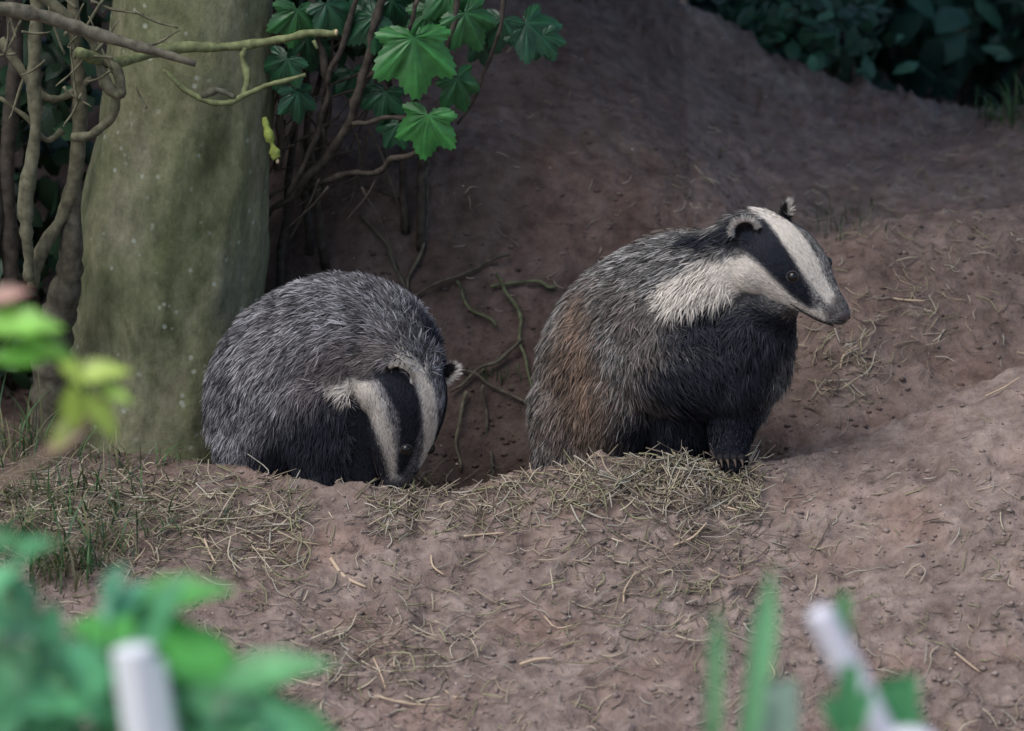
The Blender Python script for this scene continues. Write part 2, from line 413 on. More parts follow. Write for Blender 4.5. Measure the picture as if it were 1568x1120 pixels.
    p2=p1+Ln[:,None]*0.5*(F*np.cos(l2)[:,None]+N*np.sin(l2)[:,None]+grav*(1-h[:,None]))
    S=np.cross(N,F); roll=rg.normal(0,0.5,n); S=S*np.cos(roll)[:,None]+N*np.sin(roll)[:,None]
    wd=(0.9*(1-h)+0.66*h)*(0.7+0.6*rg.random(n))
    P0=P-N*1.0
    VV=np.stack([P0-S*wd[:,None],P0+S*wd[:,None],p1-S*wd[:,None]*.9,p1+S*wd[:,None]*.9,p2],1).reshape(-1,3)
    gn=np.array([noise.noise(Vector(p)/7) for p in P.tolist()]); gn2=np.array([noise.noise(Vector(p)/19+Vector((2,2,2))) for p in P.tolist()])
    rr=rg.random(n)+0.55*gn
    dark=rr<0.48
    mult=np.where(dark,0.10+0.24*rg.random(n),0.95+1.45*rg.random(n))*(1+0.75*gn2)
    mult=np.clip(mult,0.07,3.0)
    mult=G*mult+(1-G)*(0.82+0.36*rg.random(n))
    tipc=np.clip(c*mult[:,None],0,0.8); rootc=c*(0.4*G+0.8*(1-G))[:,None]
    mk=(G*0.6)[:,None]; midc=tipc*(1-mk)+c*0.18*mk
    midc=np.where((dark&(G>0.5))[:,None],tipc*1.3,midc)
    CC=np.stack([rootc,rootc,midc,midc,tipc],1).reshape(-1,3)
    i0=np.arange(n)*5
    fl=np.stack([i0,i0+1,i0+3,i0+2,i0+2,i0+3,i0+4],1).ravel(); sz=np.tile([4,3],n)
    mesh_np('fur',VV,fl,sz,CC,M_fur,True,root)
    h_,hn=sight(tree,*eye)
    for k in (0,1):
        e=h_.copy(); en=hn.copy()
        if k: e-=2*np.dot(e-H0,s)*s; en-=2*np.dot(en,s)*s
        m2=MB(); m2.add(ICV*8.4+e-en*0.6,ICF,(0,0,0)); m2.build('eye_%d'%(k+1),M_eye,True,root)
        m2=MB(); ax=nz(np.cross(en,[0.2,0.3,0.9])); bx=np.cross(en,ax)
        ring=[e+en*1.2+ (ax*math.cos(t)*1.1+bx*math.sin(t))*8.0 for t in np.linspace(0,2*math.pi,15)]
        tube(m2,ring,[1.7]*15,(0.05,0.044,0.045),5,1); m2.build('eyelid_%d'%(k+1),M_skin,True,root)
    m2=MB(); nc_=H0+f*(headprof[-1][0]+4)+u*(headprof[-1][1]+3)
    m2.add((ICV*[15,12,12])@M+nc_,ICF,(0,0,0)); m2.add((ICV*[9,6,8])@M+nc_-u*9-f*3,ICF,(0,0,0)); m2.build('nose',M_nose,True,root)
    m2=MB()
    for sg in (-1,1): m2.add((ICV*[3.5,2.8,3])@M+nc_+s*sg*6.5+f*9.6-u*1,ICF,(0,0,0))
    m2.build('nostrils',M_eye,True,root)
    m2=MB()
    for sg in (-1,1):
        Q=[]
        for t_,la,up_ in ((headprof[-1][0]-2,4,-16),(150,16,-17),(125,24,-17),(105,31,-14)):
            pnt=H0+f*t_+s*sg*la+u*up_; nr_=tree.find_nearest(Vector(pnt)); Q.append(np.array(nr_[0])+np.array(nr_[1])*3.2)
        tube(m2,Q,[1.3,1.5,1.4,0.7],(0.03,0.025,0.025),5,4)
    m2.build('mouth',M_skin,True,root)
    m2=MB(); m3=MB()
    for sg in (-1,1):
        c0=H0+s*sg*earo[0]+u*earo[1]-f*4; n_=nz(f*0.75+s*sg*0.75+u*0.15); ax=nz(u*0.75+s*sg*0.45-f*0.35); ax=nz(ax-n_*np.dot(ax,n_)); bx=np.cross(n_,ax)
        nr_=tree.find_nearest(Vector(c0))
        if nr_[0] is not None: c0=np.array(nr_[0])+ax*3
        V2=[];C2=[];R=6;K=20
        for r in range(R+1):
            for k in range(K):
                a=2*math.pi*k/K; q=r/R
                V2.append(c0+ax*(5+19*q*math.cos(a))+bx*20*q*math.sin(a)-n_*10*(1-q*q)); C2.append((0.6,0.56,0.52) if (q>0.8 and math.cos(a)>-.2) else (0.03,0.026,0.028))
        Fs=[(r*K+k,r*K+(k+1)%K,(r+1)*K+(k+1)%K,(r+1)*K+k) for r in range(R) for k in range(K)]
        m2.add(V2,Fs,C2)
        for _ in range(2200):
            a=rg.random()*2*math.pi; q=math.sqrt(rg.random()); top=math.cos(a)
            p=c0+ax*(5+19*q*math.cos(a))+bx*20*q*math.sin(a)-n_*(10*(1-q*q)+ (rg.random()<0.5)*2)
            white=q>0.74 and top>-0.15
            cc=np.array((0.66,0.62,0.57) if white else (0.02,0.018,0.02))*(0.75+0.4*rg.random())
            d=nz(ax*math.cos(a)+bx*math.sin(a)*0.8+n_*rg.normal(0.1,0.4)+ax*0.4+rg.normal(0,0.25,3)); l=5+8*rg.random()
            sd=nz(np.cross(d,n_)+rg.normal(0,0.2,3))*0.6
            m3.add([p-sd,p+sd,p+d*l],[(0,1,2)],cc)
    m2.build('ears',M_skin,True,root); m3.build('ear_fur',M_fur,True,root)
    return root,tree

WH=(0.70,0.64,0.57); BK=(0.017,0.019,0.028)
H0=W(1166,370,-60)
rb,tree_r=make_badger('badger',
 [[(1148,394,-45,62),(1110,424,-22,70),(1068,452,15,92),(1022,480,55,112),(970,515,100,114),(928,560,140,102),(915,590,160,86)],
  [(1195,455,-90,32),(1170,480,-60,48),(1145,520,-40,66),(1125,560,-20,80)],
  [(970,560,100,108),(945,610,120,96),(922,650,140,80),(895,700,150,50)],
  [(1040,530,30,105),(1080,540,0,98),(1112,550,-10,86),(1126,590,-15,60),(1124,632,-30,42),(1120,672,-45,31),(1117,694,-58,26),(1122,704,-78,23)],
  [(1060,560,60,90),(1050,630,60,64),(1045,700,60,36),(1048,755,50,26)],
  [(885,620,130,70),(872,680,120,52),(870,745,110,34),(885,775,80,24)]],
 H0,(.68,-.5,-.53),(.66,.74,.09),
 [(0,-8,58,50),(25,-4,63,54),(50,-1,62,54),(80,-3,54,48),(105,-5,44,39),(132,-7,32,30),(155,-7,26,23),(170,-6,18,16)],
 [([(890,470,40),(870,560,55),(880,650,60)],45,(0.20,0.135,0.10),0.65,False,0.75),
  ([(895,490,16),(900,550,26),(910,600,32),(925,650,24)],40,(0.29,0.185,0.125),0.5,False,0.75),
  ([(960,470,20),(985,520,25),(1000,600,40),(975,660,40)],40,(0.12,0.083,0.065),0.5,False,0.75),
  ([(1120,640,70),(1110,570,85),(1150,520,60),(1080,520,44),(1200,520,30)],24,BK,0,False,1),
  ([(1010,590,38),(1050,590,58),(1060,680,60),(1000,650,45),(990,690,40)],24,BK,0,False,1),
  ([(1120,700,40),(1130,670,40)],10,BK,0,False,1),
  ([(1040,500,30),(1100,494,26),(1170,496,22),(1210,500,18)],8,BK,0,True,1),
  ([(985,470,28),(1010,470,26)],26,(0.2,0.17,0.15),0.6,False,0.7),
  ([(1030,452,22),(1060,438,28),(1105,424,33),(1150,428,30),(1185,446,21),(1215,464,13),(1240,478,9),(1262,486,7)],5,WH,0,True,1),
  ([(1060,372,14),(1095,368,18),(1125,355,22),(1152,355,29),(1182,388,24),(1210,422,19),(1230,450,13),(1243,468,6)],4.5,BK,0,True,1),
  ([(1168,326,12),(1196,341,19),(1222,374,20),(1241,406,18),(1256,434,13),(1268,450,11),(1274,460,9)],3.5,WH,0,False,1),
  ([(1283,464,9),(1278,480,7)],4,(0.1,0.08,0.08),0,False,0.7)],
 (1214,424),68000,54000,(0.265,0.254,0.245),11,toes=W(1120,702,-70),earo=(58,32))
mb=MB()
for i,dx in enumerate((-17,-7,4,15)):
    a=W(1120+dx,702,-94); mb.add((ICV*[7,11,7])+a,ICF,(0.02,0.018,0.02))
    tube(mb,[a+[0,-8,-1],a+[1,-17,-2],a+[2,-25,-9]],[2.6,2.0,0.6],(0.09,0.07,0.055),6,3)
mb.build('toes_and_claws',M_skin,True,rb)
H0=W(626,578,-35)
lb,tree_l=make_badger('badger',
 [[(612,560,-20,60),(592,537,10,76),(556,528,45,96),(508,533,85,107),(455,563,120,110),(424,600,145,104),(410,640,150,92)],
  [(480,600,90,100),(440,650,120,90),(418,700,130,74)],
  [(560,580,30,80),(560,640,15,60),(563,700,0,38),(566,756,-10,26)],
  [(500,610,50,85),(500,670,40,66),(500,750,30,40)],
  [(398,660,130,72),(383,725,100,50),(395,780,70,28)]],
 H0,(-.08,-.14,-.98),(.66,.74,-.14),
 [(-5,-2,56,50),(15,0,62,54),(40,0,64,58),(75,-3,57,51),(105,-5,46,41),(135,-7,34,30),(155,-7,26,22),(166,-6,18,15)],
 [([(430,510,40),(400,560,30)],30,(0.36,0.33,0.335),1,False,0.5),
  ([(520,570,50),(480,610,40),(560,570,40)],35,(0.15,0.12,0.115),0.7,False,0.75),
  ([(440,690,50),(500,680,74),(550,650,58),(570,700,40)],24,BK,0,False,1),
  ([(420,720,50),(500,735,60),(560,730,50)],20,BK,0,False,1),
  ([(420,620,14),(470,640,24)],25,BK,0,False,0.65),
  ([(560,660,18),(580,700,18),(590,730,12)],7,BK,0,True,1),
  ([(630,480,8),(652,510,16),(672,550,24),(684,600,20)],9,BK,0,False,1),
  ([(555,560,16),(590,540,16),(612,540,10)],20,(0.20,0.165,0.15),0.5,False,0.7),
  ([(526,588,12),(550,600,19),(574,634,18),(590,674,13),(600,708,9),(604,732,6)],8,WH,0,True,0.85),
  ([(596,576,18),(614,602,24),(626,640,19),(624,682,15),(617,712,10),(612,726,5)],4.5,BK,0,True,1),
  ([(686,600,14),(686,640,12),(676,680,8)],4,BK,0,False,1),
  ([(622,552,6),(638,572,11),(653,608,14),(658,645,14),(654,685,13),(644,715,11),(636,730,9)],3.5,WH,0,False,1),
  ([(624,740,9)],4,(0.2,0.15,0.15),0,False,0.8)],
 (622,688),68000,50000,(0.25,0.242,0.258),12)

# ---------------------------------------------------------------- sycamore tree
tree_e=empty('sycamore_tree')
prof=[(235,800,172),(236,730,160),(238,690,152),(243,620,147),(250,546,144),(256,400,150),(270,290,143),(282,200,135),(291,100,127),(296,0,122),(300,-120,120),(310,-400,115),(330,-900,105),(340,-1500,90)]
pp=[(*W(a,b,400),r*1.04) for a,b,r in prof]; pp=crom(pp,14)
K=110; V=[];Fs=[]
for i,p in enumerate(pp):
    for k in range(K):
        a=2*math.pi*k/K; d=np.array([math.cos(a),math.sin(a),0])
        q=Vector((d[0]*2.2,d[1]*2.2,p[2]/170))
        r=p[3]*(1+0.06*noise.noise(q)+0.03*noise.noise(q*3))
        lowk=max(0,(-60-p[2])/150)
        r*=1+0.12*lowk*noise.noise(Vector((d[0]*1.6+3,d[1]*1.6,0)))
        V.append(p[:3]+d*r)
for i in range(len(pp)-1):
    for k in range(K): Fs.append((i*K+k,i*K+(k+1)%K,(i+1)*K+(k+1)%K,(i+1)*K+k))
mb=MB(); mb.add(V,Fs,(0.12,0.13,0.08)); mb.build('trunk',M_trunk,True,tree_e)
mb=MB(); ml=MB()
tips=[]
for i in range(11):
    a=i/11*2*math.pi+0.4; base=pp[int(len(pp)*(0.80+0.19*random.random()))][:3]
    L=1500+900*random.random(); e=base+np.array([math.cos(a)*L,max(math.sin(a),-0.12)*L*1.1,300+500*random.random()])
    mid=(base+e)/2+np.array([0,0,220]); p=tube(mb,[base,mid,e],[55,32,8],(0.12,0.12,0.07),8,6,40); tips+=list(p[4:])
    for _ in range(5):
        b0=p[random.randrange(4,len(p))]; e2=b0+rng.normal(0,380,3)*[1,1,0.4]+[0,100,60]; q=tube(mb,[b0,(b0+e2)/2+[0,0,60],e2],[14,9,3],(0.12,0.12,0.07),5,3,20); tips+=list(q)
for _ in range(4600):  # unseen crown leaves, added overhead to shade the bank behind
    t=tips[random.randrange(len(tips))]; c=t+rng.normal(0,210,3)*[1,1,0.6]
    if c[1]<250: c[1]=250+abs(rng.normal(0,250))
    if c[2]<900: c[2]=900+abs(rng.normal(0,200))
    g=0.6+0.7*random.random()
    tiny_leaf(ml,c,rng.normal(0,1,3)+[0,0,-0.5],[rng.normal(0,.5),rng.normal(0,.5),1],120+70*random.random(),(0.05*g,0.11*g,0.035*g))
mb.build('limbs',M_bark,True,tree_e); ml.build('shade_crown',M_crown,True,tree_e)
mb=MB(); ml=MB()
def T(pts,col,k=7,sub=6,wob=3,knob=0.35,target=None):
    return tube(target or mb,[W(a,b,c) for a,b,c,r in pts],[r for *_,r in pts],col,k,sub,wob,knob)
GR=(0.16,0.18,0.085); GB_=(0.13,0.125,0.08); DK=(0.06,0.05,0.04)
T([(120,80,60,9),(175,95,150,9),(260,75,210,9),(330,72,230,8),(400,66,220,7),(470,52,200,6),(515,50,190,6.5)],GR)
T([(375,72,222,5),(372,90,225,6),(378,115,220,6),(372,148,215,5)],GR)
T([(250,108,240,4),(275,130,225,5),(310,152,215,5),(350,158,212,5),(378,143,214,5),(420,128,205,4),(468,115,200,3)],GR)
T([(310,148,215,5),(335,140,210,6),(360,150,212,4)],(0.1,0.1,0.07))
T([(480,62,195,3),(486,75,193,2.5)],GR)
T([(-30,10,-150,11),(60,22,-120,11),(130,48,-100,10),(210,70,-90,8),(300,98,-85,5)],(0.14,0.13,0.095))
T([(40,-20,100,9),(130,45,110,8),(150,90,120,8),(165,130,110,9),(185,145,105,9),(180,110,115,8),(158,92,118,7)],GB_)
T([(180,140,120,9),(170,180,130,8),(140,205,140,8),(110,210,150,7)],GB_)
T([(60,-20,150,11),(52,100,150,11),(55,200,150,11),(40,300,150,13),(42,380,150,9),(45,430,150,8)],GB_)
T([(110,-20,180,11),(118,80,180,10),(122,180,185,12),(112,280,190,12),(95,330,190,10),(60,395,180,12),(50,440,175,9)],(0.12,0.11,0.07))
T([(125,180,190,10),(112,300,200,14),(108,400,210,20),(95,460,230,26),(85,520,260,30),(80,600,280,32),(90,720,300,34)],(0.10,0.09,0.065),10)
T([(0,60,200,8),(50,130,190,7),(90,150,185,6),(140,120,180,5)],GB_)
T([(-40,500,250,22),(-10,300,260,20),(-30,100,270,20),(0,-100,280,18)],DK,9)
T([(20,-40,240,14),(25,100,250,13),(10,250,260,13),(20,500,270,14)],DK,8)
T([(95,200,190,6),(70,215,180,5),(40,180,170,4),(0,150,160,3)],GB_)
T([(405,180,265,6),(412,205,255,9),(418,225,250,9),(424,243,245,6)],(0.25,0.30,0.07),8,5,3,0.9)
for (a,b,c,r) in ((515,50,186,4.5),(425,247,243,4)):
    mb.add(ICV*r*np.array([.7,1,1.1])+W(a,b,c),ICF,(0.5,0.4,0.25))
for _ in range(26):
    a,b=random.choice([(120,50),(180,80),(60,40),(150,120),(90,140)]); a+=random.gauss(0,40); b+=random.gauss(0,40)
    th=random.random()*6.28; l=40+60*random.random()
    T([(a,b,80,2.6),(a+l*.5*math.cos(th),b+l*.5*math.sin(th)+4,85,2.2),(a+l*math.cos(th),b+l*math.sin(th),80,1.2)],GB_,5,4)
mb.build('twigs',M_bark,True,tree_e)

# ---------------------------------------------------------------- sycamore sapling with fresh leaves
sap=empty('sycamore_sapling'); mb=MB(); ml=MB()
for pts in [
 [(600,-60,330,7),(575,40,340,7),(555,110,350,7),(540,180,360,8),(500,240,400,7),(450,300,430,6),(410,330,450,5)],
 [(640,235,300,4),(610,240,330,5),(575,262,370,5),(530,268,400,5),(470,290,430,4)],
 [(470,-40,380,8),(490,60,370,7),(500,140,370,6),(480,220,380,5),(440,300,400,4)],
 [(560,-40,340,6),(520,80,350,5),(500,130,360,4)],
 [(540,190,360,5),(600,180,330,4),(660,185,300,3)],
 [(700,-40,330,6),(690,60,330,5),(670,100,320,3)],
 [(780,-20,340,4),(760,60,350,3),(730,140,370,3),(700,190,380,2)],
 [(430,-20,380,9),(425,60,390,8),(430,160,400,7),(425,260,420,6)],
 [(560,120,350,5),(620,60,320,4),(640,0,310,4)]]:
    T(pts,DK,7,6,7,0.5)
for _ in range(46):
    a=430+random.random()*160; b=random.random()*300; th=random.uniform(1.0,2.9); l=60+80*random.random()
    c=380+random.random()*80
    T([(a,b,c,2.6),(a+l*.5*math.cos(th)+5,b+l*.5*math.sin(th),c+10,2.0),(a+l*math.cos(th),b+l*math.sin(th),c+20,1.0)],DK,5,4)
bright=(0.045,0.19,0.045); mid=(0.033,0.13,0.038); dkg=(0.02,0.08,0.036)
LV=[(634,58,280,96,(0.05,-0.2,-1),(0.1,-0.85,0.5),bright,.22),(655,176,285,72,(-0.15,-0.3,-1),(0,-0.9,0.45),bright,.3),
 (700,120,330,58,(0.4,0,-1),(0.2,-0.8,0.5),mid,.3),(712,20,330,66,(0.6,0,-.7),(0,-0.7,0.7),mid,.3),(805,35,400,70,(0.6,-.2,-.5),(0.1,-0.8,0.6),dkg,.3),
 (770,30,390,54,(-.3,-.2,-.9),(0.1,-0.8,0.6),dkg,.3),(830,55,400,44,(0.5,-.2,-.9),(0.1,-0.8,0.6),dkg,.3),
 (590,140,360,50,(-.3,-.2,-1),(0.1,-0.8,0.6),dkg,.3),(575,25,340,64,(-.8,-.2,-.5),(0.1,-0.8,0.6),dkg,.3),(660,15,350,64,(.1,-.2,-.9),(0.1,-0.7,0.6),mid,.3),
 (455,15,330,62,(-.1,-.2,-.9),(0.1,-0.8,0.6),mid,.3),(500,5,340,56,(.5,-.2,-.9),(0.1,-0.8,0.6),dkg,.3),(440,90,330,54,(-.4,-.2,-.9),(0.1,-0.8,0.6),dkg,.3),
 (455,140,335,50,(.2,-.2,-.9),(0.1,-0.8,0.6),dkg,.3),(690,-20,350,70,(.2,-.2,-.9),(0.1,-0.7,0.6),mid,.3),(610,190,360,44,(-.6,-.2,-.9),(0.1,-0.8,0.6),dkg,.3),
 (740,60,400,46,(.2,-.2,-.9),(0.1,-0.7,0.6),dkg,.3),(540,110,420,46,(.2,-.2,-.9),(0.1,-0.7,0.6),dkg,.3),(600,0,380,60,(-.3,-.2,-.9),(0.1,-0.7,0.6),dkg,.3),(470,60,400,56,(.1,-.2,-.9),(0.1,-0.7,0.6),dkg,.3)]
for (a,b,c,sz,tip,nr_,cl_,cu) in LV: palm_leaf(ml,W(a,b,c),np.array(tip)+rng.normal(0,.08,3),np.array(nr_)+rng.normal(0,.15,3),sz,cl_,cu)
mb.build('stems',M_bark,True,sap); ml.build('leaves',M_leaf,True,sap)

# roots and fallen twigs in the hollow
mb=MB()
for pts in [[(650,240,450),(655,300,440),(645,380,430),(620,450,420),(640,560,390)],[(780,390,430),(740,405,420),(690,425,400),(640,450,390),(600,470,380)],
 [(690,560,250),(740,580,220),(790,610,200),(830,635,190)],[(800,520,300),(770,550,280),(730,570,260),(690,600,240)],[(740,590,230),(745,640,190),(752,700,140),(755,735,110)],
 [(550,330,450),(590,370,450),(610,420,430),(625,470,400)],[(760,420,420),(790,470,380),(800,530,330),(820,600,270)],[(620,300,470),(560,290,460),(500,320,450)],
 [(700,430,400),(720,470,380),(760,500,350)],[(850,440,420),(800,430,430),(750,440,430)],[(715,600,200),(700,660,160),(705,720,120)]]:
    c=random.choice([(0.10,0.11,0.06),(0.11,0.10,0.07),(0.09,0.08,0.06)])
    n=len(pts); Q=[]
    for (a,b,y) in pts:
        h,_=sight(GB,a,b); w=W(a,b,y)
        if h is not None: w=h+nz(CAM-h)*random.uniform(7,16)
        Q.append(w)
    tube(mb,Q,[random.uniform(2.4,3.8)*(1-0.4*i/n) for i in range(n)],c,6,6,8,0.4)
mb.build('fallen_twigs',M_bark)

# ---------------------------------------------------------------- shrubs in the background
def mass(name,n,fx,fz,fy,size,colr,stems=0,palm=False):
    e=empty(name); ml=MB(); mb=MB()
    cl=[(fx(),fz(),fy(),random.uniform(0.45,1.6)) for _ in range(max(6,n//22))]
    for i in range(n):
        a,b,y,gg_=random.choice(cl); sp_=45
        c=W(a+random.gauss(0,sp_),b+random.gauss(0,sp_*.8),y+random.gauss(0,60))
        g=random.uniform(0.5,1.3)*gg_; s_=random.uniform(*size)
        if palm and random.random()<0.3: palm_leaf(ml,c,rng.normal(0,.6,3)+[0,0,-.8],[rng.normal(0,.4),-.7,.6],s_*.8,np.array(colr)*g)
        else: tiny_leaf(ml,c,rng.normal(0,.7,3)+[0,0,-.6],[rng.normal(0,.5),-.6+rng.normal(0,.3),.7],s_,np.array(colr)*g)
    for i in range(stems):
        a,b,y,_g=random.choice(cl); p0=W(a,b,y); g0=drop(p0[0]+random.gauss(0,60),p0[1]+40)
        tube(mb,[g0,(g0+p0)/2+rng.normal(0,20,3),p0],[8,6,3],DK,6,5,8)
    ml.build('leaves',M_shrub,True,e)
    if stems: mb.build('stems',M_bark,True,e)
mass('shrub',2000,lambda:random.uniform(1080,1800),lambda:random.uniform(-160,120),lambda:random.uniform(2000,2900),(50,105),(0.03,0.095,0.065),26,True)
mass('shrub',500,lambda:random.uniform(1150,1290),lambda:random.uniform(10,80),lambda:random.uniform(1620,1800),(30,55),(0.03,0.09,0.052),8,False)
mass('shrub',1000,lambda:random.uniform(-250,110),lambda:random.uniform(-80,560),lambda:random.uniform(620,900),(40,70),(0.018,0.045,0.02),18,False)
mass('shrub',260,lambda:random.uniform(415,620),lambda:random.uniform(-60,60),lambda:random.uniform(500,620),(35,60),(0.018,0.06,0.025),6,True)
mb=MB()
for (a,y,r) in ((1268,1950,32),(1450,3000,50),(1010,3300,60),(1640,2700,45)):
    g0=drop(W(a,100,y)[0],y); tube(mb,[g0-[0,0,40],g0+[10,0,500],g0+[-10,0,1200],g0+[20,0,2600]],[r*1.1,r,r*.9,r*.7],(0.16,0.10,0.07),14,6,6,.1)
mb.build('tree_trunks',M_bark)

# ---------------------------------------------------------------- straw, clods, grass
mb=MB(); mc=MB()
def straw(px,py,L,r,col,ang=None,lift=0.0):
    h,nn=sight(GB,px,py)
    if h is None: return
    nn=nn if nn[2]>0 else -nn
    th=random.gauss(0,1.0) if ang is None else ang
    d=np.array([math.cos(th),math.sin(th)*1.5,0]); d=nz(d-nn*np.dot(d,nn))
    bend=np.cross(nn,d)*random.gauss(0,0.12)*L
    p0=h-d*L/2+nn*(1.0+lift*random.random()); p2=h+d*L/2+nn*(1.0+lift*random.random()*2); p1=h+bend+nn*(2+lift*random.random())
    for p in (p0,p2):
        g=GB.ray_cast(Vector(p+nn*25),Vector(-nn))
        if g[0] is not None and np.dot(np.array(g[0])-p,nn)>-6: p[:]=np.array(g[0])+nn*(1.0+lift*random.random())
    tube(mb,[p0,p1,p2],[r,r,r*.6],col,4,3)
SC=[(0.52,0.45,0.33),(0.38,0.31,0.22),(0.24,0.19,0.145),(0.42,0.39,0.32),(0.16,0.13,0.10),(0.29,0.28,0.16),(0.2,0.16,0.13)]
def many(n,fx,fy,L=(14,48),r=(0.5,1.2),lift=5):
    for _ in range(n):
        c=np.array(random.choice(SC))*random.uniform(0.6,1.15); x_=fx(); y_=fy()
        k=0.6+0.9*max(0,0.5+noise.noise(Vector((x_/45,y_/30,0))))
        if random.random()>k: continue
        straw(x_,y_,random.uniform(*L),random.uniform(*r),c,None,lift)
cr=lambda x:np.interp(x,KX,ROWS[3][1])
def bandx(lo,hi,a,b,m=None):
    st={}
    def fx(): st['x']=random.uniform(lo,hi); return st['x']
    def fy(): return cr(st['x'])+random.triangular(a,b,a+6 if m is None else m)
    return fx,fy
many(430,*bandx(880,1165,0,120,45),L=(18,80),r=(.6,1.5),lift=9)
many(380,*bandx(560,900,6,100),L=(14,56),r=(.5,1.3))
many(900,*bandx(-20,470,0,220,60),L=(20,85),r=(.6,1.4),lift=10)
many(170,lambda:random.gauss(1080,45),lambda:random.gauss(722,14),L=(20,70),r=(.6,1.4),lift=14)
many(1400,lambda:random.uniform(0,1568),lambda:random.uniform(720,1120),L=(8,42),r=(0.4,1.1),lift=4)
many(280,lambda:random.gauss(560,130),lambda:random.gauss(1010,45),L=(14,70),r=(.6,1.4),lift=7)
many(280,lambda:random.gauss(1000,120),lambda:random.gauss(880,60),L=(14,60),r=(.6,1.4),lift=7)
many(260,lambda:random.gauss(1380,130),lambda:random.gauss(460,80),L=(10,50),r=(.4,.9),lift=5)
many(220,lambda:random.uniform(1000,1568),lambda:random.uniform(200,400),L=(10,36),r=(.4,.9))
many(220,lambda:random.uniform(700,1568),lambda:random.uniform(60,500),L=(8,26),r=(0.4,0.8))
many(110,lambda:random.gauss(1290,40),lambda:random.gauss(560,40),L=(14,55),lift=6)
for (a,b,L,th,r) in ((533,882,85,-0.75,3.4),(822,1018,50,0.1,2.4),(1105,783,50,-0.3,2),(1000,760,55,-.4,2),(320,850,60,-.9,2.2),(740,828,60,0.1,2),(1040,752,60,.1,1.8),(670,870,50,-1.1,1.8),(1060,822,60,.5,1.8),(700,1070,50,-.8,1.6),(1300,550,50,.9,2),(1390,465,50,-.1,1.8),(405,845,40,0,2),(970,905,60,.9,1.6),(1180,1040,50,1.0,1.6),(580,1040,90,-1.2,1.6),(860,960,60,-.4,1.5),(1110,880,70,.2,1.6),(1480,1020,50,-.8,1.6),(1540,600,60,.2,1.4),(630,1080,110,-.1,1.5)):
    straw(a,b,L,r,(0.54,0.41,0.29),th,6)
mb.build('straw',M_straw)
for _ in range(4600):
    if random.random()<0.65: a=random.uniform(-20,1600); b=random.uniform(690,1125)
    else: a=random.uniform(500,1600); b=random.uniform(30,690)
    h,nn=sight(GB,a,b)
    if h is None: continue
    r=random.choice([1.0,1.3,1.6,2,2.4,3,4.4])*random.uniform(.7,1.3)
    V=np.array([[1,0,0],[-1,0,0],[0,1,0],[0,-1,0],[0,0,1],[0,0,-1],[.7,.7,.3],[-.7,.7,.3],[-.7,-.7,.3],[.7,-.7,.3]],float)*r*(0.6+0.8*rng.random((10,3)))*[1.25,1.2,.8]
    m=h[1]>100; c=(shade_soil if m else dry)*random.uniform(0.85,1.12)
    if -380<h[0]<250 and 60<h[1]<560: c=hollow_shade*random.uniform(.9,1.4)  # clods here take the hollow's painted shade too
    if random.random()<0.06 and r<2.4: c=np.array([0.5,0.45,0.4])
    mc.add(V+h,[(0,6,4),(6,2,4),(2,7,4),(7,1,4),(1,8,4),(8,3,4),(3,9,4),(9,0,4),(6,0,5),(2,6,5),(7,2,5),(1,7,5),(8,1,5),(3,8,5),(9,3,5),(0,9,5)],c)
mc.build('soil_clods',M_clod,True)
mg=MB()
GC=[(0.08,0.17,0.06),(0.11,0.19,0.07),(0.06,0.13,0.06),(0.22,0.22,0.11),(0.3,0.27,0.16)]
def tuft(px,py,n,h,spread,w=1.6,cols=GC):
    for _ in range(n):
        g,_n=sight(GB,px+random.gauss(0,spread),py+random.gauss(0,spread*.35))
        if g is None: continue
        ln=rng.normal(0,0.65,3); ln[2]=-abs(ln[2])*0.3
        blade(mg,g-[0,0,2],np.array([0,0,1.]),ln,h*random.uniform(.4,1.2),w*random.uniform(.6,1.2),np.array(random.choice(cols))*random.uniform(.7,1.2))
for a in range(-20,210,22): tuft(a,700+random.gauss(0,15),13,75,18,2.0)
for a in range(-20,260,22): tuft(a,775+random.gauss(0,30),17,75,24,2.2)
for a in range(-20,170,24): tuft(a,880+random.gauss(0,25),22,100,24,2.6)
tuft(45,690,40,130,30,2.4); tuft(270,705,10,60,20,1.4); tuft(500,738,7,35,14,1.3); tuft(345,800,6,60,12,2,[(0.08,0.15,0.09)]); tuft(655,750,5,70,8,1.2)
tuft(635,756,7,30,16,1.3,[(0.2,0.24,0.1)]); tuft(930,694,8,30,20,1.2); tuft(1075,697,14,34,16,1.2,[(0.25,0.25,0.12),(0.3,0.27,0.15)])
tuft(1300,345,50,55,40,1.8,[(0.07,0.11,0.06),(0.12,0.13,0.08)]); tuft(1240,702,8,22,16,1.0,[(0.3,0.27,0.17)])
tuft(1545,180,70,80,28,2.4,[(0.06,0.14,0.05),(0.1,0.18,0.06)]); tuft(770,580,20,40,25,1.4,[(0.07,0.11,0.04)]); tuft(1100,240,25,30,40,1.4,[(0.07,0.08,0.05)])
mg.build('grass',M_grass)

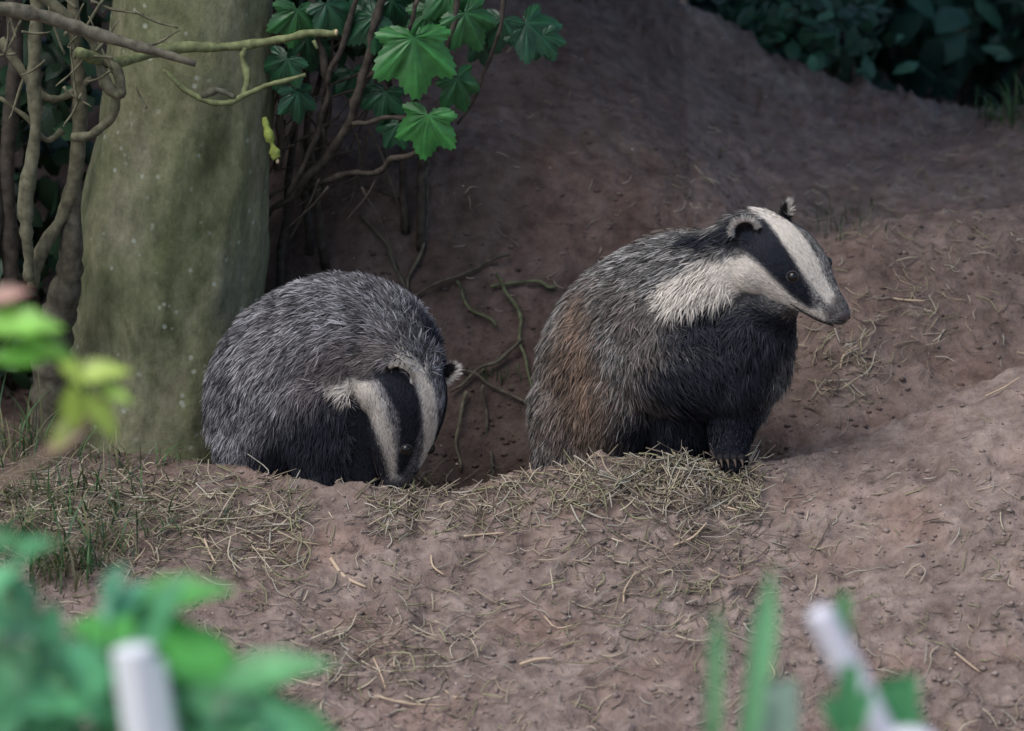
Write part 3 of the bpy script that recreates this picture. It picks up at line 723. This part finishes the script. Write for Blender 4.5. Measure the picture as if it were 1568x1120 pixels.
# ---------------------------------------------------------------- near plants (out of focus)
YO=-1100; ZS=0.86
e=empty('wild_plant'); ml=MB(); mb=MB()
fg=(0.13,0.42,0.19)
def stem_to_ground(p,r,col,mbx):
    g=drop(p[0]+random.gauss(0,40),p[1]+random.gauss(0,60)); tube(mbx,[g,(g+p)/2+rng.normal(0,14,3),p],[r*1.3,r,r*.6],col,6,5)
for (a,b,y,sz,tip,c) in [(110,960,-2200,300,(1,-.25,-.12),(0.11,0.42,0.09)),(60,990,-2400,110,(-.5,-.4,-.6),fg),(165,940,-2300,80,(.1,-.4,.9),(0.14,0.46,0.27)),(10,900,-2300,100,(.3,-.4,.8),fg),(40,1050,-2300,120,(.5,-.4,-.5),fg),(120,1080,-2450,100,(-.6,-.4,.2),fg),
  (250,1080,-2300,310,(1,-.2,-.12),(0.16,0.46,0.18)),(320,1105,-2400,160,(.7,-.2,-.05),fg),(270,1110,-2300,110,(-.4,-.4,.3),fg),(0,1110,-2300,130,(.4,-.4,.5),fg),(150,1120,-2350,120,(.2,-.5,.3),fg),(20,860,-2300,70,(.6,-.3,.5),(0.12,.34,.14))]:
    p=W(a,b,y+YO); big=sz>200
    oval_leaf(ml,p,tip,(rng.normal(0,.12),-.4,.85),sz*1.05*ZS*.78,np.array(c)*random.uniform(.9,1.1),0.22 if big else 0.34,0.25)
    if big: oval_leaf(ml,p+[30,20,-10],np.array(tip)+[-.1,0,-.45],(.1,-.5,.8),sz*.5,np.array(c)*.7,0.24,0.3); oval_leaf(ml,p+[50,20,10],np.array(tip)+[-.3,0,.5],(.1,-.5,.8),sz*.35,np.array(c)*.85,0.24,0.3)
    else: oval_leaf(ml,p+rng.normal(0,25,3),np.array(tip)+rng.normal(0,.6,3),(rng.normal(0,.3),-.4,.85),sz*.8*ZS,np.array(c)*random.uniform(.6,1.),0.36,0.25)
    stem_to_ground(p,4,(0.08,.2,.06),mb)
for _ in range(130):
    a_=random.uniform(-60,400); p=W(a_,random.uniform(940+a_*.45,1240),random.uniform(-2500,-2100)+YO); oval_leaf(ml,p,rng.normal(0,1,3),(rng.normal(0,.4),-.4,.85),random.uniform(35,75),np.array(fg)*random.uniform(.35,1.1),0.34,.25)
ml.build('leaves',M_leaf,True,e); mb.build('stems',M_grass,True,e)
e=empty('bramble'); ml=MB(); mb=MB(); yg=(0.42,0.56,0.10); YB=-2900
path=[W(a,b,YB) for a,b in ((-260,1500),(-180,900),(-90,600),(0,500),(50,505),(100,540),(120,590))]
tube(mb,path,[8,7,6,6,5,5,3],(0.18,.34,.08),6,6)
path=[W(a,b,YB) for a,b in ((-200,1400),(-80,820),(0,742),(60,705),(110,680),(135,640),(160,590))]
tube(mb,path,[6,5,5,4,4,3,2],(0.34,.24,.17),6,6)
for (a,b,sz,tip,c) in [(-30,496,105,(1,-.2,.1),(0.25,.56,.08)),(-10,548,80,(1,-.2,.2),(0.2,.5,.08)),(30,510,75,(1,-.2,-.5),(0.28,.56,.1)),(108,575,75,(.9,-.2,.1),yg),(110,590,70,(.1,-.2,-1),yg),(132,600,70,(.6,-.2,-.8),yg),(100,640,50,(-.2,-.2,-1),(0.36,.42,.12)),(150,590,50,(.8,-.2,.0),(0.33,.5,.1)),(92,540,55,(.5,-.3,-.7),yg),(-25,462,60,(1,-.2,.4),(0.42,.23,.18)),(70,690,55,(.9,-.2,.5),(0.38,.27,.18))]:
    oval_leaf(ml,W(a,b,YB),np.array(tip)+rng.normal(0,.1,3),(0.1,-.7,.7),sz*.8,c,0.24,0.25)
ml.build('leaves',M_leaf,True,e); mb.build('stems',M_grass,True,e)
mb=MB()
def stalk(pts,r,c):
    P_=[W(a,b,y+YO) for a,b,y in pts]; d_=nz(P_[-1]-P_[0]); P_=[P_[0]-d_*r*.5]+P_+[P_[-1]+d_*160]; g=drop(P_[-1][0]+60*d_[0],P_[-1][1]); P_.append(g); n=len(P_)
    C0=crom(np.array(P_),8); rr=[r*min(1,0.35+0.25*i) for i in range(len(C0))]
    tube(mb,C0,rr,c,12,1)
stalk([(1262,952,-2300),(1305,1036,-2300),(1350,1124,-2310)],14,(0.80,0.78,0.85))
stalk([(205,1005,-2500),(212,1060,-2500),(222,1130,-2500)],19,(0.86,0.88,0.90))  # leaf end with its bright highlight painted as a near-white tube
stalk([(238,1020,-2500),(246,1060,-2500),(256,1130,-2500)],9,(0.72,0.8,0.80))
mb.build('pale_stalk_leaf_glint',M_straw)
mg=MB()
def reed(a0,b0,a1,b1,y,w,c):
    y+=YO; w*=.8
    t_=W(a0,b0,y); m_=W(a1,b1,y); base=m_+(m_-t_)*.8; g=drop(base[0],y); V=[];C=[]
    P_=crom([t_,t_*.6+m_*.4,m_,base,g],6); n=len(P_)
    for i,p in enumerate(P_):
        q=i/(n-1); ww=w*min(1,0.15+q*4); V+=[p-[ww,0,0],p+[0,6,0],p+[ww,0,0]]; cc=np.array(c)*(1.15-.3*q); C+=[cc*.9,cc*1.1,cc]
    F_=[]
    for i in range(n-1):
        for k in (0,1): F_.append((3*i+k,3*i+k+1,3*i+k+4,3*i+k+3))
    mg.add(V,F_,C)
gg=(0.25,0.58,0.28)
reed(1180,875,1152,1124,-2200,15,gg); reed(1098,925,1092,1124,-2300,9,(0.2,.46,.22)); reed(1262,930,1280,1010,-2290,7,(0.14,.46,.18)); reed(1355,1035,1366,1124,-2300,17,(0.12,.42,.18)); reed(1265,1060,1285,1124,-2300,10,(0.14,.45,.2)); reed(1400,1085,1392,1140,-2300,13,(0.14,.45,.2)); reed(1180,1100,1190,1150,-2300,18,(0.35,.5,.4)); reed(1330,1050,1310,1120,-2350,10,(0.14,.45,.2))
mg.build('reed_grass',M_grass)

# ---------------------------------------------------------------- light, camera
S=nz([-0.45,-0.42,0.95]); el=math.asin(S[2]); az=math.atan2(S[0],S[1])
sun=bpy.data.lights.new('sun','SUN'); sun.energy=2.2; sun.angle=math.radians(48); sun.color=(1,0.97,0.93)
so=bpy.data.objects.new('sun',sun); scene.collection.objects.link(so); so.rotation_euler=Vector(S).to_track_quat('Z','Y').to_euler()
w=bpy.data.worlds.new('World'); scene.world=w; w.use_nodes=True; nt=w.node_tree
sk=nt.nodes.new('ShaderNodeTexSky'); sk.sky_type='NISHITA'; sk.sun_disc=False; sk.sun_elevation=el; sk.sun_rotation=az; sk.dust_density=2.0; sk.air_density=1.0
nt.links.new(sk.outputs[0],nt.nodes['Background'].inputs[0]); nt.nodes['Background'].inputs[1].default_value=0.15
cam=bpy.data.cameras.new('camera'); co=bpy.data.objects.new('camera',cam); scene.collection.objects.link(co)
co.location=CAM*U; co.rotation_euler=(math.pi/2-PT,0,0)
cam.sensor_width=36; cam.lens=36*D/1568; cam.clip_end=500; cam.clip_start=0.05
cam.dof.use_dof=True; cam.dof.focus_distance=(D-30)*U; cam.dof.aperture_fstop=5.0
scene.camera=co
scene.view_settings.view_transform='Standard'; scene.view_settings.look='None'; scene.view_settings.exposure=0
